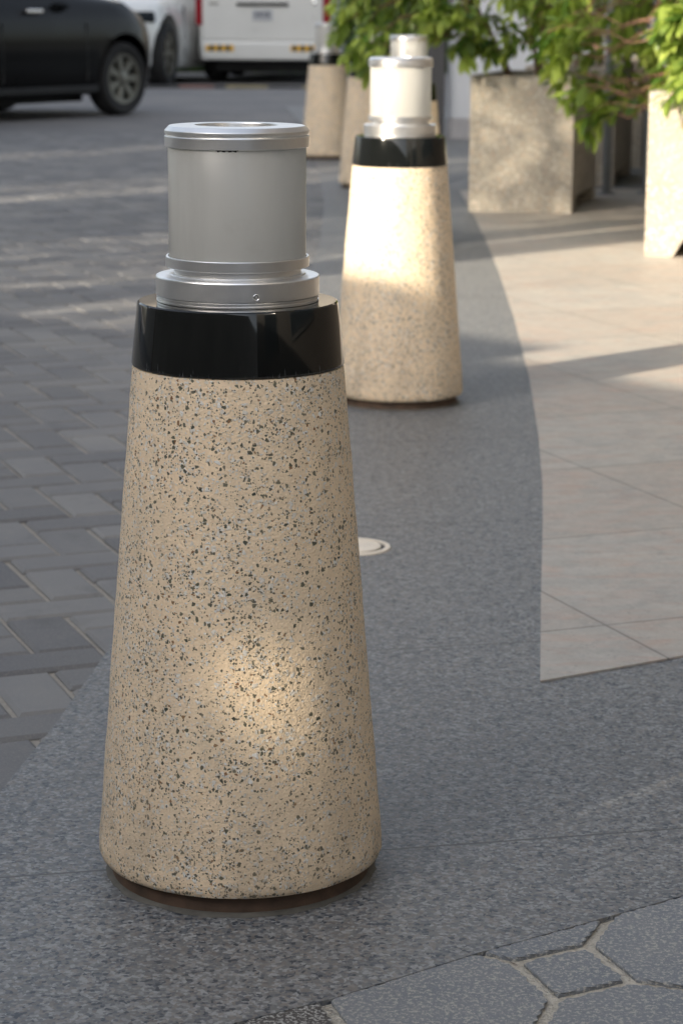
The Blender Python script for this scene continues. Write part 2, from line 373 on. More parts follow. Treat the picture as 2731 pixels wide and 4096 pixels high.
# granite band that bends away along the bollards
RB = [(.315, 3.489), (.363, 4.046), (.416, 4.638), (.450, 5.05), (.488, 5.618), (.535, 6.499), (.586, 7.801), (.625, 9.2), (.647, 10.4), (.66, 11.6), (.665, 13.2)]
CE = [(x+.004, y-.0055) for x, y in [(-1.2, 1.5), (-.55, 1.93), (-.128, 2.241), (-.014, 2.31), (.159, 2.44), (.314, 2.544), (.415, 2.613), (1.0, 3.02), (3.0, 4.4)]]
TB = [(3.2, 5.25), (1.2, 4.03), (.563, 3.637), (.433, 3.559), (.315, 3.489)]
def sheet(name, pts, z, mat, thick=.03):
    bm = bmesh.new(); vs = [bm.verts.new((x, y, z)) for x, y in pts]; f = bm.faces.new(vs)
    r = bmesh.ops.extrude_face_region(bm, geom=[f])
    for e in r['geom']:
        if isinstance(e, bmesh.types.BMVert): e.co.z -= thick
    bmesh.ops.triangulate(bm, faces=[f_ for f_ in bm.faces if len(f_.verts) > 4])
    bmesh.ops.recalc_face_normals(bm, faces=bm.faces)
    me = bpy.data.meshes.new(name); bm.to_mesh(me); bm.free(); me.materials.append(M[mat])
    o = bpy.data.objects.new(name, me); COL.objects.link(o); return struct(o)
sheet('granite_band', LB+[(2.9, 24)]+[(3.25, 4.7)]+list(reversed(CE[:-1]))+[(-1.2, .9)], 0, 'granite')
sheet('tile_paving', RB+[(3.2, 13.6)]+TB[:-1], .0035, 'cream_tile', .003)
# large cut pavers with wide grout, nearest the camera
g = MB(); g.add([(-1.6, .6, -.0062), (3.3, .6, -.0062), (3.3, 4.5, -.0062), (-1.6, 1.6, -.0062)], [(0, 1, 2, 3)]); struct(g.build('grout_bed', 'grout'))
a_ = (.150, 2.436); J1 = (.197, 2.409); J2 = (.284, 2.456); E2 = (.322, 2.549); J3 = (.322, 2.358); RT = (.40, 2.330); J4 = (.233, 2.311); DN = (.195, 2.19)
E3 = (-.018, 2.308); E3D = (.02, 2.19); E4 = (-.108, 2.254); E4D = (-.09, 2.13)
pv = MB()
def pav(pts, tint=0, s=.0078):
    P_ = [Vector(p) for p in pts]; n = len(P_)
    ar = sum(P_[i].x*P_[(i+1) % n].y-P_[(i+1) % n].x*P_[i].y for i in range(n))
    if ar < 0: P_.reverse()
    out = []
    for i in range(n):
        p = P_[i]; e0 = (p-P_[i-1]).normalized(); e1 = (P_[(i+1) % n]-p).normalized()
        n0 = Vector((-e0.y, e0.x)); n1 = Vector((-e1.y, e1.x)); k = (n0+n1); k = k/max(.3, k.length_squared)*2
        out.append(p+k*s)
    # densify with a slightly uneven edge
    d = []
    for i in range(n):
        a, b = out[i], out[(i+1) % n]; L = (b-a).length; m = max(1, int(L/.008))
        for q in range(m):
            p = a.lerp(b, q/m)
            if q: p = p+Vector((-(b-a).y, (b-a).x)).normalized()*noise.noise(Vector((p.x*90, p.y*90, 1)))*.0016
            d.append((p.x, p.y))
    pv.prism(d, -.02, -.0008, inset=.0022, drop=.0022, tint=tint)
ins = Vector((.55, -.8))*.003
pav([a_, J1, J2, E2]); pav([J1, J4, J3, J2]); pav([E2, J2, J3, RT, (.52, 2.42), (.50, 2.675)])
pav([a_, J1, J4, DN, (.06, 2.14), E3D, E3]); pav([E3, E3D, (-.03, 2.13), E4D, E4], 1.0); pav([J4, J3, RT, (.38, 2.2), (.25, 2.15), DN])
pav([E4, E4D, (-.2, 2.05), (-.32, 2.10)], .7); pav([RT, (.52, 2.42), (.62, 2.33), (.5, 2.2), (.38, 2.2)])
pav([(.52, 2.42), (.50, 2.675), (.72, 2.825), (.80, 2.6), (.62, 2.33)]); pav([DN, (.06, 2.14), E3D, (-.03, 2.13), (-.02, 1.9), (.2, 1.9), (.25, 2.15)])
pav([(.25, 2.15), (.38, 2.2), (.5, 2.2), (.5, 1.9), (.2, 1.9)]); pav([(-.03, 2.13), E4D, (-.2, 2.05), (-.25, 1.85), (-.02, 1.9)])
struct(pv.build('large_paving', 'paver'))
# painted kerb line near the far parking bay
def strip(name, x0, x1, y, mat, z=.03, d=.16):
    g = MB(); g.box((x0, y, -.03), (x1, y+d, z)); return struct(g.build(name, mat, bevel=.01))
strip('kerb', -2.05, -1.62, 29.15, 'kerb_red'); strip('kerb', -1.61, -1.48, 29.15, 'kerb_black'); strip('kerb', -1.47, -.95, 29.15, 'kerb_yellow')
strip('kerb', -.94, -.52, 29.15, 'kerb_black'); strip('kerb', -.51, -.1, 29.15, 'kerb_yellow'); strip('kerb', -2.5, -2.06, 29.15, 'kerb_black')

# ---------------------------------------------------------------- bollards
GRP = 'stone lamp bollards along the granite band'
def make_bollard(loc, rz, label):
    t = thing('lamp_bollard', label, 'bollard', loc, rz, GRP)
    m = MB(); m.lathe([(.158, -.012), (.159, .004), (.1575, .008), (.156, .034)], 96); m.build('foot', 'rust_foot', t, 30)
    # the mortar smeared round the foot
    m = MB(); seg = 120; vs = []; fs = []
    for i in range(seg):
        a = 2*pi*i/seg; d = Vector((cos(a), sin(a), 0)); rr = .1675+.007*noise.noise(d*1.9+Vector((3, 0, 0)))+.004*noise.noise(d*9)
        for r, z in ((.157, .004), (.160, .0036), (rr-.003, .002), (rr, .0004)): vs.append((r*d.x, r*d.y, z))
    fs = [(i*4+j, ((i+1) % seg)*4+j, ((i+1) % seg)*4+j+1, i*4+j+1) for i in range(seg) for j in range(3)]
    m.add(vs, fs); m.build('mortar_skirt', 'mortar', t, 40)
    prof = [(.150, .0265), (.166, .0240), (.1722, .0262), (.1748, .033)]
    for k in range(1, 70): q = k/70; prof.append((.1750+(.1252-.1750)*q, .036+(.629-.036)*q))
    prof += [(.1248, .6315), (.110, .6325)]
    m = MB(); m.lathe(prof, 220)
    m.v = [tuple(Vector(v)+Vector((v[0], v[1], 0)).normalized()*(.0006*noise.noise(Vector(v)*55)+.0008*noise.noise(Vector(v)*16))) for v in m.v]
    m.build('concrete_body', 'terrazzo', t, 50)
    m = MB(); m.lathe([(.10, .6322), (.1238, .6324), (.1254, .6332), (.1258, .6350), (.1254, .640), (.1183, .7035), (.1176, .7060), (.1158, .7075), (.085, .7078)], 160); m.build('black_band', 'black_gloss', t, 16)
    m = MB(); m.lathe([(.080, .7080), (.0952, .7082), (.0952, .7098), (.0938, .7102), (.0936, .7114), (.0950, .7118), (.0950, .7136), (.0940, .7140), (.0942, .7150), (.0955, .7152), (.0959, .7158), (.0959, .7362), (.0953, .7374), (.0940, .7379), (.0800, .7388), (.0790, .7400), (.070, .7402)], 160)
    c = m.build('collar', 'metal', t, 12)
    # set screw in the collar
    a = R(-90+15.2); mt = Matrix.Rotation(a, 4, 'Z') @ Matrix.Translation((.0957, 0, .7215)) @ Matrix.Rotation(pi/2, 4, 'Y')
    s = MB(); s.lathe([(.0040, -.001), (.0040, .0006), (.0034, .0009), (.0026, .0004), (.0025, -.001)], 24, mt); s.build('screw', 'metal', c, 40)
    s = MB(); s.lathe([(.0025, .0002), (.00001, .0001)], 20, mt); s.build('screw_hole', 'hole', c)
    m = MB(); m.lathe([(.0745, .7385), (.0743, .7492)], 128); m.build('neck', 'metal', t, 12)
    m = MB(); m.lathe([(.070, .7478), (.0830, .7476), (.0840, .7484), (.0840, .7594), (.0834, .7602), (.0812, .7602), (.0808, .7560)], 160); m.build('lower_ring', 'metal', t, 12)
    m = MB(); m.lathe([(.0795, .7545), (.0801, .7550), (.0802, .8860), (.0796, .8868)], 160); m.build('diffuser', 'diffuser', t, 40)
    m = MB(); m.lathe([(.0780, .8868), (.0830, .8864), (.0840, .8872), (.0840, .8984), (.0834, .8991), (.0815, .8992), (.0812, .9006), (.076, .9007)], 160); u = m.build('upper_ring', 'metal', t, 12)
    g_ = MB()
    for k in range(14):
        aa = R(-104+k*1.3); hh = .0012*(1+.5*sin(k*1.7)) if 0 < k < 13 else .0004
        d = Vector((cos(aa), sin(aa), 0)); e = Vector((-d.y, d.x, 0))*.001
        p = d*.0806; g_.add([p-e+Vector((0, 0, .8868)), p+e+Vector((0, 0, .8868)), p+e+Vector((0, 0, .8860-hh)), p-e+Vector((0, 0, .8860-hh))], [(0, 1, 2, 3)])
    g_.build('gasket', 'black_rubber', u)
    m = MB(); m.lathe([(.076, .9008), (.0826, .9007), (.0836, .9012), (.0839, .9020), (.0839, .9049), (.0835, .9056), (.0792, .9100), (.0784, .9105), (.0500, .9112), (.0488, .9109), (.0484, .9100), (.0478, .9045), (.044, .9040)], 160); c = m.build('cap', 'metal', t, 12)
    m = MB(); m.lathe([(.0478, .9046), (.03, .9050), (.00001, .9052)], 64); m.build('lens', 'lens', c, 40)
    return t
b0 = make_bollard((-.123, 2.694, 0), 0, 'large foreground lamp bollard, nearest and whole in view, frosted cylinder over black band')
dup(b0, (.150, 6.115, 0), R(40), 'second nearest lamp bollard, upper half brightly sunlit, behind the foreground one')
dup(b0, (.285, 10.20, 0), R(-65), 'lamp bollard hidden behind the sunlit one, only its metal top showing above')
dup(b0, (.150, 13.45, 0), R(110), 'lamp bollard partly hidden, left of the sunlit bollard, its lamp covered by leaves')
dup(b0, (-.112, 15.95, 0), R(200), 'farthest and leftmost small lamp bollard, standing in front of the white van tail')

# recessed ground light
t = thing('ground_light', 'round beige recessed ground light flush in the granite beside foreground bollard', 'ground light', (.026, 4.405, 0))
m = MB(); m.lathe([(.060, .001), (.0605, .004), (.070, .004), (.0715, .0005)], 64); m.build('rim', 'beige_metal', t, 40)
m = MB(); m.lathe([(.0605, .0012), (.050, .0012)], 64); m.build('gap', 'hole', t)
m = MB(); m.lathe([(.052, .0012), (.0515, .0048), (.036, .0052), (.034, .0035), (.00001, .0035)], 64); m.build('cover', 'beige_metal', t, 30)

# ---------------------------------------------------------------- planters
GP = 'pebbled concrete planter boxes beside the pavement'
def make_planter(loc, rz, label, w=.53, d=1.0, h=.69):
    t = thing('planter_box', label, 'planter', loc, rz, GP)
    m = MB(); th = .055; z0 = .078
    # walls: outer and inner skin, rim, bottom
    o = [(0, 0), (w, 0), (w, d), (0, d)]; i_ = [(th, th), (w-th, th), (w-th, d-th), (th, d-th)]
    vs = [(x, y, z0) for x, y in o]+[(x, y, h) for x, y in o]+[(x, y, h) for x, y in i_]+[(x, y, h-.12) for x, y in i_]
    fs = [(k, (k+1) % 4, 4+(k+1) % 4, 4+k) for k in range(4)]+[(4+k, 4+(k+1) % 4, 8+(k+1) % 4, 8+k) for k in range(4)]+[(8+k, 8+(k+1) % 4, 12+(k+1) % 4, 12+k) for k in range(4)]+[(0, 3, 2, 1), (12, 13, 14, 15)]
    m.add(vs, fs); m.build('box', 'aggregate', t)
    for q in (0, 1):          # a foot across each short end, slanted notch between them
        a, b = .115, .16; f = MB(); vs = []
        for y, z in ((0, -.002), (a, -.002), (b, z0), (0, z0)):
            for x in (0, w): vs.append((x, d-y if q else y, z))
        f.add(vs, [(0, 2, 4, 6), (1, 3, 5, 7), (0, 1, 3, 2), (2, 3, 5, 4), (4, 5, 7, 6), (6, 7, 1, 0)]); f.build('foot', 'aggregate', t)
    s = MB(); n = 10; vs = []; 
    for j in range(n+1):
        for i in range(n+1):
            x = th+(w-2*th)*i/n; y = th+(d-2*th)*j/n; vs.append((x, y, h-.05+.02*noise.noise(Vector((x*9, y*9, 0)))))
    s.add(vs, [(j*(n+1)+i, j*(n+1)+i+1, (j+1)*(n+1)+i+1, (j+1)*(n+1)+i) for j in range(n) for i in range(n)]); s.build('soil', 'soil', t, 60)
    return t
RZ = R(-13); ex = Vector((cos(RZ), sin(RZ), 0)); ey = Vector((-sin(RZ), cos(RZ), 0))
cA = Vector((1.163, 11.76, 0))-ex*.53
pA = make_planter(cA, RZ, 'pebbled concrete planter box in part shade, front face wholly visible, leftmost')
cB = Vector((1.277, 9.74, 0)); dup(pA, cB+ex*1.0, RZ+pi/2, 'sunlit pebbled concrete planter box cut by the right edge of the picture')
cA2 = cA+ey*1.86; dup(pA, cA2, RZ, 'dark shaded planter box directly behind the leftmost planter and a metal post')
cA3 = cA+ey*3.5; dup(pA, cA3, RZ, 'farthest dark planter box, in deep shade behind the other planters')

def post(loc, label, h=2.4, r=.024):
    t = thing('metal_post', label, 'post', loc, 0, 'dark metal posts among the planters')
    m = MB(); m.lathe([(r, .01), (r, h-.01), (r*.8, h), (.0001, h)], 20); m.build('pole', 'grey_metal', t, 40)
    m = MB(); m.lathe([(.00001, .012), (r*2.1, .012), (r*2.3, .008), (r*2.3, -.002)], 24); m.build('base_plate', 'grey_metal', t, 40)
    return t
post((1.478, 12.98, 0), 'thin grey metal post standing between the leftmost planter and the one behind')
post((1.72, 13.05, 0), 'dark metal post rising just behind the left edge of the sunlit planter', 2.4, .03)

# ---------------------------------------------------------------- shrubs
def leaf(mb, p, d, up, L, Wd, rnd):
    s = d.cross(up)
    if s.length < 1e-3: s = d.cross(Vector((1, 0, 0)))
    s.normalize(); nrm = s.cross(d).normalized()
    prof = ((.0, .10), (.28, .78), (.55, 1.0), (.8, .68), (1.0, .06)); vs = []
    for q, ww in prof:
        c = p+d*(L*q)-nrm*(L*.22*q*q)
        vs += [c+s*(Wd*.5*ww)+nrm*(Wd*.16*ww), c, c-s*(Wd*.5*ww)+nrm*(Wd*.16*ww)]
    fs = []
    for i in range(4):
        a = i*3; fs += [(a, a+1, a+4, a+3), (a+1, a+2, a+5, a+4)]
    mb.add(vs, fs, rnd)
def shoot(lv, tw, base, tip, nl, L, rng, whorl=.55, r0=.004):
    base, tip = Vector(base), Vector(tip)
    mid = base.lerp(tip, .55)+Vector((rng.uniform(-.04, .04), rng.uniform(-.04, .04), (base-tip).length*.16))
    pts = [base.lerp(mid, .5)+Vector((0, 0, .01)), mid, mid.lerp(tip, .5)+Vector((0, 0, .01)), tip]; pts.insert(0, base)
    tw.tube(pts, [r0, r0*.85, r0*.7, r0*.5, r0*.3], 5)
    for k in range(nl):
        q = 1-whorl*(k/nl)**1.4; i = min(3, int(q*4)); f = q*4-i
        p = pts[i].lerp(pts[i+1], f); ax = (pts[i+1]-pts[i]).normalized()
        a = k*2.399+rng.random()*.6
        s = ax.cross(Vector((0, 0, 1))); s = s.normalized() if s.length > .05 else Vector((1, 0, 0)); b = ax.cross(s)
        rad = s*cos(a)+b*sin(a); spread = rng.uniform(.55, 1.25)*(.45 if k < 3 else 1)
        d = (ax+rad*spread+Vector((0, 0, rng.uniform(-.35, .4)))).normalized()
        ll = L*rng.uniform(.55, 1.1)*(.75 if k < 3 else 1)
        leaf(lv, p, d, Vector((rng.uniform(-.4, .4), rng.uniform(-.4, .4), 1)), ll, ll*rng.uniform(.36, .52), min(.97, max(0, rng.random()*.7+(.3 if k < 4 else 0))) if rng.random() > .001 else 1.)
def shrub(name, label, base, stems, tips, rng, L=.09, inner=260, crown=None, mat='leaf'):
    t = thing(name, label, 'shrub', base, 0, 'leafy shrubs growing in the planters')
    B = Vector(base); st = MB(); lv = MB(); tw = MB(); heads = []
    for k in range(stems):
        a = rng.random()*6.28; r = rng.uniform(.02, .15); p0 = Vector((r*cos(a), r*sin(a)*1.5, -.02))
        p = p0.copy(); pts = [p.copy()]; d = Vector((cos(a)*.25, sin(a)*.25, 1)).normalized()
        for q in range(7):
            d = (d+Vector((rng.uniform(-.3, .3), rng.uniform(-.3, .3), .1))).normalized(); p = p+d*rng.uniform(.09, .16); pts.append(p.copy())
        st.tube(pts, [.012*(1-.1*i) for i in range(len(pts))], 6); heads += pts[1:]
    for tp in tips:
        tp = Vector(tp)-B
        h = min(heads, key=lambda q: (q-tp).length*rng.uniform(.8, 1.4)+(0 if q.z > tp.z-.1 else .4))
        stt = tp+(h-tp)*min(1, .34/max(.01, (h-tp).length))
        shoot(lv, tw, stt, tp, rng.randint(11, 17), L, rng)
        if (h-stt).length > .05: tw.tube([h, h.lerp(stt, .5)+Vector((0, 0, .05)), stt], [.0045, .0035, .003], 5)
    cx, cy, cz, rx, ry, rz_ = crown
    for k in range(inner):
        while True:
            v = Vector((rng.uniform(-1, 1), rng.uniform(-1, 1), rng.uniform(-1, 1)))
            if .25 < v.length < 1: break
        tp = Vector((cx+v.x*rx, cy+v.y*ry, cz+v.z*rz_))-B; o = Vector((cx, cy, cz))-B
        base_ = tp-(tp-o).normalized()*.2-Vector((0, 0, .02))
        shoot(lv, tw, base_, tp+Vector((0, 0, -.03)), rng.randint(9, 14), L, rng)
    st.build('stem', 'bark', t, 50); tw.build('twigs', 'twig', t, 50); lv.build('foliage', mat, t, 60)
    return t
rng = random.Random(11)
def X_(px, Y): return (px-784)/5274.*(Y*.976+.1)     # metres to the right at distance Y, used while sizing the crown
tA = []
for k in range(65):      # low fringe of the crown over and left of the leftmost planter
    x = rng.uniform(-.06, .70); y = rng.uniform(11.2, 12.4)
    lo = .86 if x < .1 else (.84 if x < .45 else .90)
    tA.append((x, y, rng.uniform(lo, 1.25)))
tA += [(-.04, 11.9, .88), (.02, 11.6, .79), (.06, 11.8, .74), (.10, 11.7, .70), (.14, 11.5, .80), (.05, 11.9, .82), (.60, 11.7, .76), (.62, 11.9, .80), (.66, 11.8, .79), (.55, 11.8, .82), (.73, 11.8, .78), (.70, 12.0, .84), (.50, 12.2, .90), (.8, 11.7, .80), (.85, 11.9, .84), (.36, 11.6, .86), (.30, 11.8, .90)]
for k in range(60): tA.append((rng.uniform(.65, 1.3), rng.uniform(11.5, 12.7), rng.uniform(.86, 1.3)))
shrub('potted_shrub', 'dark green shrub growing from the leftmost planter, branches spreading over the bollards', tuple(cA+ex*.26+ey*.4+Vector((0, 0, .64))), 9, tA, rng, .105, 85, (.75, 12.1, 1.45, .85, .6, .38))
tC = []
for k in range(38):
    x = rng.uniform(.95, 1.6); y = rng.uniform(10.5, 11.4); tC.append((x, y, rng.uniform(.78, 1.15)))
tC += [(1.00, 10.9, .68), (1.02, 10.7, .62), (1.06, 10.8, .60), (1.10, 10.7, .52), (1.13, 10.8, .46), (1.17, 10.7, .50), (1.18, 10.9, .55), (1.22, 10.8, .60), (1.08, 10.9, .66), (1.14, 10.9, .62), (1.32, 10.7, .60), (1.36, 10.8, .62), (1.38, 10.6, .66), (1.30, 10.9, .66), (1.26, 10.8, .74), (.93, 10.9, .80), (.96, 10.8, .74), (1.42, 10.6, .72)]
for k in range(40): tC.append((rng.uniform(1.3, 2.1), rng.uniform(9.6, 10.6), rng.uniform(.80, 1.2)))
tC += [(1.40, 9.9, .68), (1.48, 9.75, .64), (1.54, 9.8, .66), (1.60, 9.7, .62), (1.45, 9.8, .72), (1.52, 9.7, .70), (1.36, 9.95, .72), (1.33, 9.6, .66), (1.42, 9.55, .60), (1.50, 9.5, .64), (1.47, 9.6, .57), (1.38, 9.65, .74), (1.56, 9.5, .60)]
shrub('potted_shrub', 'bright sunlit shrub in the right planter with reddish twigs hanging between the planters', tuple(cB+ex*.4+ey*.26+Vector((0, 0, .64))), 9, tC, rng, .115, 42, (1.6, 10.3, 1.5, .8, .7, .42))
shrub('potted_shrub', 'shaded shrub in the dark planter behind the leftmost one', tuple(cA2+ex*.26+ey*.4+Vector((0, 0, .64))), 7, [(rng.uniform(1.1, 2.1), rng.uniform(13.4, 14.6), rng.uniform(.78, 1.3)) for k in range(80)], rng, .085, 90, (1.6, 14.0, 1.5, .7, .7, .4))
shrub('potted_shrub', 'farthest shaded shrub in the last dark planter', tuple(cA3+ex*.26+ey*.4+Vector((0, 0, .64))), 7, [(rng.uniform(1.4, 2.6), rng.uniform(15.0, 16.2), rng.uniform(.75, 1.3)) for k in range(70)], rng, .085, 80, (2.0, 15.6, 1.5, .7, .7, .4))

# ---------------------------------------------------------------- vehicles
def cut(o, cutters):
    # subtract wheel wells, then bake and remove the cutters
    cs = []
    for (x, y0, y1, z, r) in cutters:
        m = MB(); mt = Matrix.Translation((x, y0, z)) @ Matrix.Rotation(-pi/2, 4, 'X')
        n = 40; vs = [mt @ Vector((r*cos(2*pi*k/n), r*sin(2*pi*k/n), zz)) for zz in (0, y1-y0) for k in range(n)]
        m.add(vs, [tuple(range(n)), tuple(range(n, 2*n))]+[(k, (k+1) % n, n+(k+1) % n, n+k) for k in range(n)])
        c = m.build('cutter', 'tyre', o.parent); cs.append(c)
        md = o.modifiers.new('cut', 'BOOLEAN'); md.object = c; md.operation = 'DIFFERENCE'; md.solver = 'EXACT'
    bpy.context.view_layer.update(); dg = bpy.context.evaluated_depsgraph_get(); me = bpy.data.meshes.new_from_object(o.evaluated_get(dg))
    o.modifiers.clear(); o.data = me
    for c in cs: bpy.data.objects.remove(c)
    me.polygons.foreach_set('use_smooth', [True]*len(me.polygons)); me.set_sharp_from_angle(angle=R(32))
def body(sections, name, mat, parent):
    # sections: x, then list of (y, z) from floor centre over the side to roof centre; mirrored
    m = MB(); n = len(sections[0][1]); vs = []; fs = []
    for x, pts in sections:
        for y, z in pts: vs.append((x, y, z))
        for y, z in reversed(pts[1:-1]): vs.append((x, -y, z))
    k = 2*n-2; ns = len(sections)
    for i in range(ns-1):
        for j in range(k): fs.append((i*k+j, i*k+(j+1) % k, (i+1)*k+(j+1) % k, (i+1)*k+j))
    fs += [tuple(range(k)), tuple((ns-1)*k+j for j in range(k))]
    m.add(vs, fs); return m.build(name, mat, parent, 35)
def interp(tbl, x):
    if x <= tbl[0][0]: return tbl[0][1]
    for (a, p), (b, q) in zip(tbl, tbl[1:]):
        if x <= b:
            t = (x-a)/(b-a); t = t*t*(3-2*t) if False else t
            return p+(q-p)*t
    return tbl[-1][1]
def wheel(parent, x, y, r, wdt, side, rim_r, spokes=7, rimmat='alloy', steer=0):
    mt = Matrix.Translation((x, y, r)) @ Matrix.Rotation(steer, 4, 'Z') @ Matrix.Rotation(-side*pi/2, 4, 'X')
    h = wdt/2
    wv = MB(); wv.lathe([(rim_r, -h*.8), (rim_r+.03, -h), (r-.03, -h), (r-.008, -h*.75), (r, -h*.3), (r, h*.3), (r-.008, h*.75), (r-.03, h), (rim_r+.03, h), (rim_r, h*.8)], 48, mt, close=True)
    ty = wv.build('wheel', 'tyre', parent, 40)
    rm = MB(); rm.lathe([(rim_r, h*.8), (rim_r-.02, h*.82), (rim_r-.03, h*.55), (rim_r-.035, -h*.6), (.00001, -h*.6)], 40, mt)
    rm.build('rim_well', 'dark_metal', ty, 40)
    sp = MB(); sp.lathe([(rim_r, h*.8), (rim_r-.004, h*.90), (rim_r-.03, h*.86), (rim_r-.034, h*.5)], 40, mt)
    for k in range(spokes):
        a = 2*pi*k/spokes; m2 = mt @ Matrix.Rotation(a, 4, 'Z')
        rr = rim_r-.02
        vs = [(.03, -.030, h*.45), (rr, -.046, h*.62), (rr, .046, h*.62), (.03, .030, h*.45), (.03, -.024, h*.74), (rr, -.034, h*.80), (rr, .034, h*.80), (.03, .024, h*.74)]
        sp.add([m2 @ Vector(v) for v in vs], [(0, 1, 2, 3), (4, 5, 6, 7), (0, 1, 5, 4), (1, 2, 6, 5), (2, 3, 7, 6), (3, 0, 4, 7)])
    sp.lathe([(.07, h*.45), (.07, h*.76), (.055, h*.84), (.00001, h*.86)], 24, mt)
    sp.build('rim', rimmat, ty, 35)
    return ty
# saloon/suv body, x forward, y left
def make_car(name, label, loc, rz, paint, top, tyre_r=.345, wb=(1.35, -1.35), halfw=.90, overh=.80, belt=.93, spokes=7, light=False):
    t = thing(name, label, 'car', loc, rz)
    xf = wb[0]+overh; xr = wb[1]-.85
    secs = []
    xs = [xr, xr+.03, xr+.10, xr+.25, xr+.5]+[xr+.5+(xf-.75-xr-.5)*k/18 for k in range(1, 19)]+[xf-.6, xf-.48, xf-.36, xf-.25, xf-.16, xf-.09, xf-.04, xf-.01]
    for x in xs:
        fr = max(0, (x-(xf-.72))/.72); rr = max(0, ((xr+.35)-x)/.35)
        plan = halfw*(1-.52*fr**2.6)*(1-.18*rr**2)
        T = interp(top, x); sh = min(belt, T-.02)   # T: roof/bonnet height, sh: shoulder height
        lowz = .20+.10*fr**2; nose = 1-.06*fr
        sh = sh-(.02 if fr else 0)
        wd = plan
        cab = T > belt+.12
        pts = [(0, lowz), (wd*.80, lowz), (wd*.93, lowz+.02), (wd*.97, lowz+.09), (wd*.985, lowz+.20), (wd*1.0, lowz+.32), (wd*1.0, lowz+(sh-lowz)*.62), (wd*.985, lowz+(sh-lowz)*.80), (wd*.955, lowz+(sh-lowz)*.92), (wd*.90, sh)]
        if cab: pts += [(wd*.87, sh+.03), (wd*.80, sh+(T-sh)*.5), (wd*.72, T-.07), (wd*.62, T-.02), (wd*.3, T), (0, T+.01)]
        else: pts += [(wd*.84, sh+(T-sh)*.45), (wd*.74, sh+(T-sh)*.70), (wd*.60, sh+(T-sh)*.85), (wd*.45, sh+(T-sh)*.93), (wd*.25, T), (0, T+.005)]
        secs.append((x, pts))
    bd = body(secs, 'body', paint, t)
    rw = tyre_r+(.10 if light else .065)
    cut(bd, [(wb[0], s*(halfw+.2) if s < 0 else halfw-.36, s*(halfw-.36) if s < 0 else halfw+.2, tyre_r+.01, rw) for s in (-1, 1)]+[(wb[1], s*(halfw+.2) if s < 0 else halfw-.36, s*(halfw-.36) if s < 0 else halfw+.2, tyre_r+.01, rw) for s in (-1, 1)])
    return t, xf, xr
def side_y(halfw, x, xf): return halfw
# dark saloon leaving to the right
topd = [(-2.3, 1.1), (-2.1, 1.2), (-1.75, 1.3), (-1.2, 1.54), (-.6, 1.60), (0, 1.58), (.45, 1.42), (.90, 1.17), (1.2, 1.115), (1.45, 1.06), (1.65, .99), (1.85, .90), (2.0, .80), (2.12, .70), (2.2, .60)]
hd = R(56.5); wl = Vector((-2.13, 22.10)); fx = 1.35; hw = .88
cpos = wl-Vector((cos(hd), sin(hd)))*fx-Vector((sin(hd), -cos(hd)))*(hw-.11)
car, xf, xr = make_car('parked_car', 'black car at the left edge, front wheel and bonnet showing', (cpos.x, cpos.y, -.008), hd, 'black_paint', topd, .345, (1.35, -1.62), hw, .80, 1.05)
for sx in (1.35, -1.62):
    for sd in (-1, 1): wheel(car, sx, sd*(hw-.13), .345, .22, sd, .235, 7, 'alloy', R(0))
m = MB(); m.box((-.06, -hw-.012, .955), (.16, -hw+.03, .985)); m.build('door_handle', 'chrome', car, bevel=.006)
m = MB(); m.box((-.95, -hw-.006, .235), (.93, -hw*.97+.02, .30)); m.build('sill_trim', 'black_rubber', car, bevel=.008)
for x0 in (-.38, .78): m = MB(); m.box((x0, -hw-.0015, .34), (x0+.006, -hw+.02, .86)); m.build('door_seam', 'hole', car)
m = MB(); m.box((.62, -hw-.16, 1.10), (.74, -hw+.03, 1.24)); m.build('wing_mirror', 'black_paint', car, bevel=.025)
m = MB(); m.box((-2.0, -.62, .14), (1.0, .62, .3)); m.build('underbody', 'black_rubber', car)
m = MB(); m.lathe([(.00001, 0), (.05, .01), (.07, .04)], 20, Matrix.Translation((1.92, -.60, .66)) @ Matrix.Rotation(pi/2, 4, 'Y')); m.build('headlight', 'chrome', car, 40)
# white car further back, nose toward the camera
topw = [(-2.4, 1.2), (-2.1, 1.6), (-1.5, 1.72), (0, 1.72), (.5, 1.5), (.95, 1.17), (1.3, 1.13), (1.7, 1.07), (1.95, .98), (2.15, .86), (2.3, .7)]
hw2 = .93; hd2 = R(-90-12)
wl2 = Vector((-2.33, 30.0))
cpos = wl2-Vector((cos(hd2), sin(hd2)))*1.4-Vector((-sin(hd2), cos(hd2)))*(hw2-.12)
car2, xf2, xr2 = make_car('parked_car', 'white car behind the black one, front wheel arch and headlight showing', (cpos.x, cpos.y, -.008), hd2, 'white_paint', topw, .40, (1.4, -1.4), hw2, .85, 1.05, light=True)
for sx in (1.4, -1.4):
    for sd in (-1, 1): wheel(car2, sx, sd*(hw2-.13), .40, .26, sd, .27, 6, 'alloy')
m = MB(); mt = Matrix.Translation((1.98, .68, .86)) @ Matrix.Rotation(R(35), 4, 'Z') @ Matrix.Rotation(R(-18), 4, 'Y')
m.box((-.05, -.22, -.07), (.06, .22, .07), mt); m.build('headlight', 'car_glass', car2, bevel=.03)
m = MB(); m.box((2.14, -.4, .45), (2.27, .4, .72)); m.build('grille', 'dark_metal', car2, bevel=.03)
for x0 in (.72, -.5): m = MB(); m.box((x0, hw2-.02, .36), (x0+.008, hw2+.0015, 1.0)); m.build('door_seam', 'hole', car2)
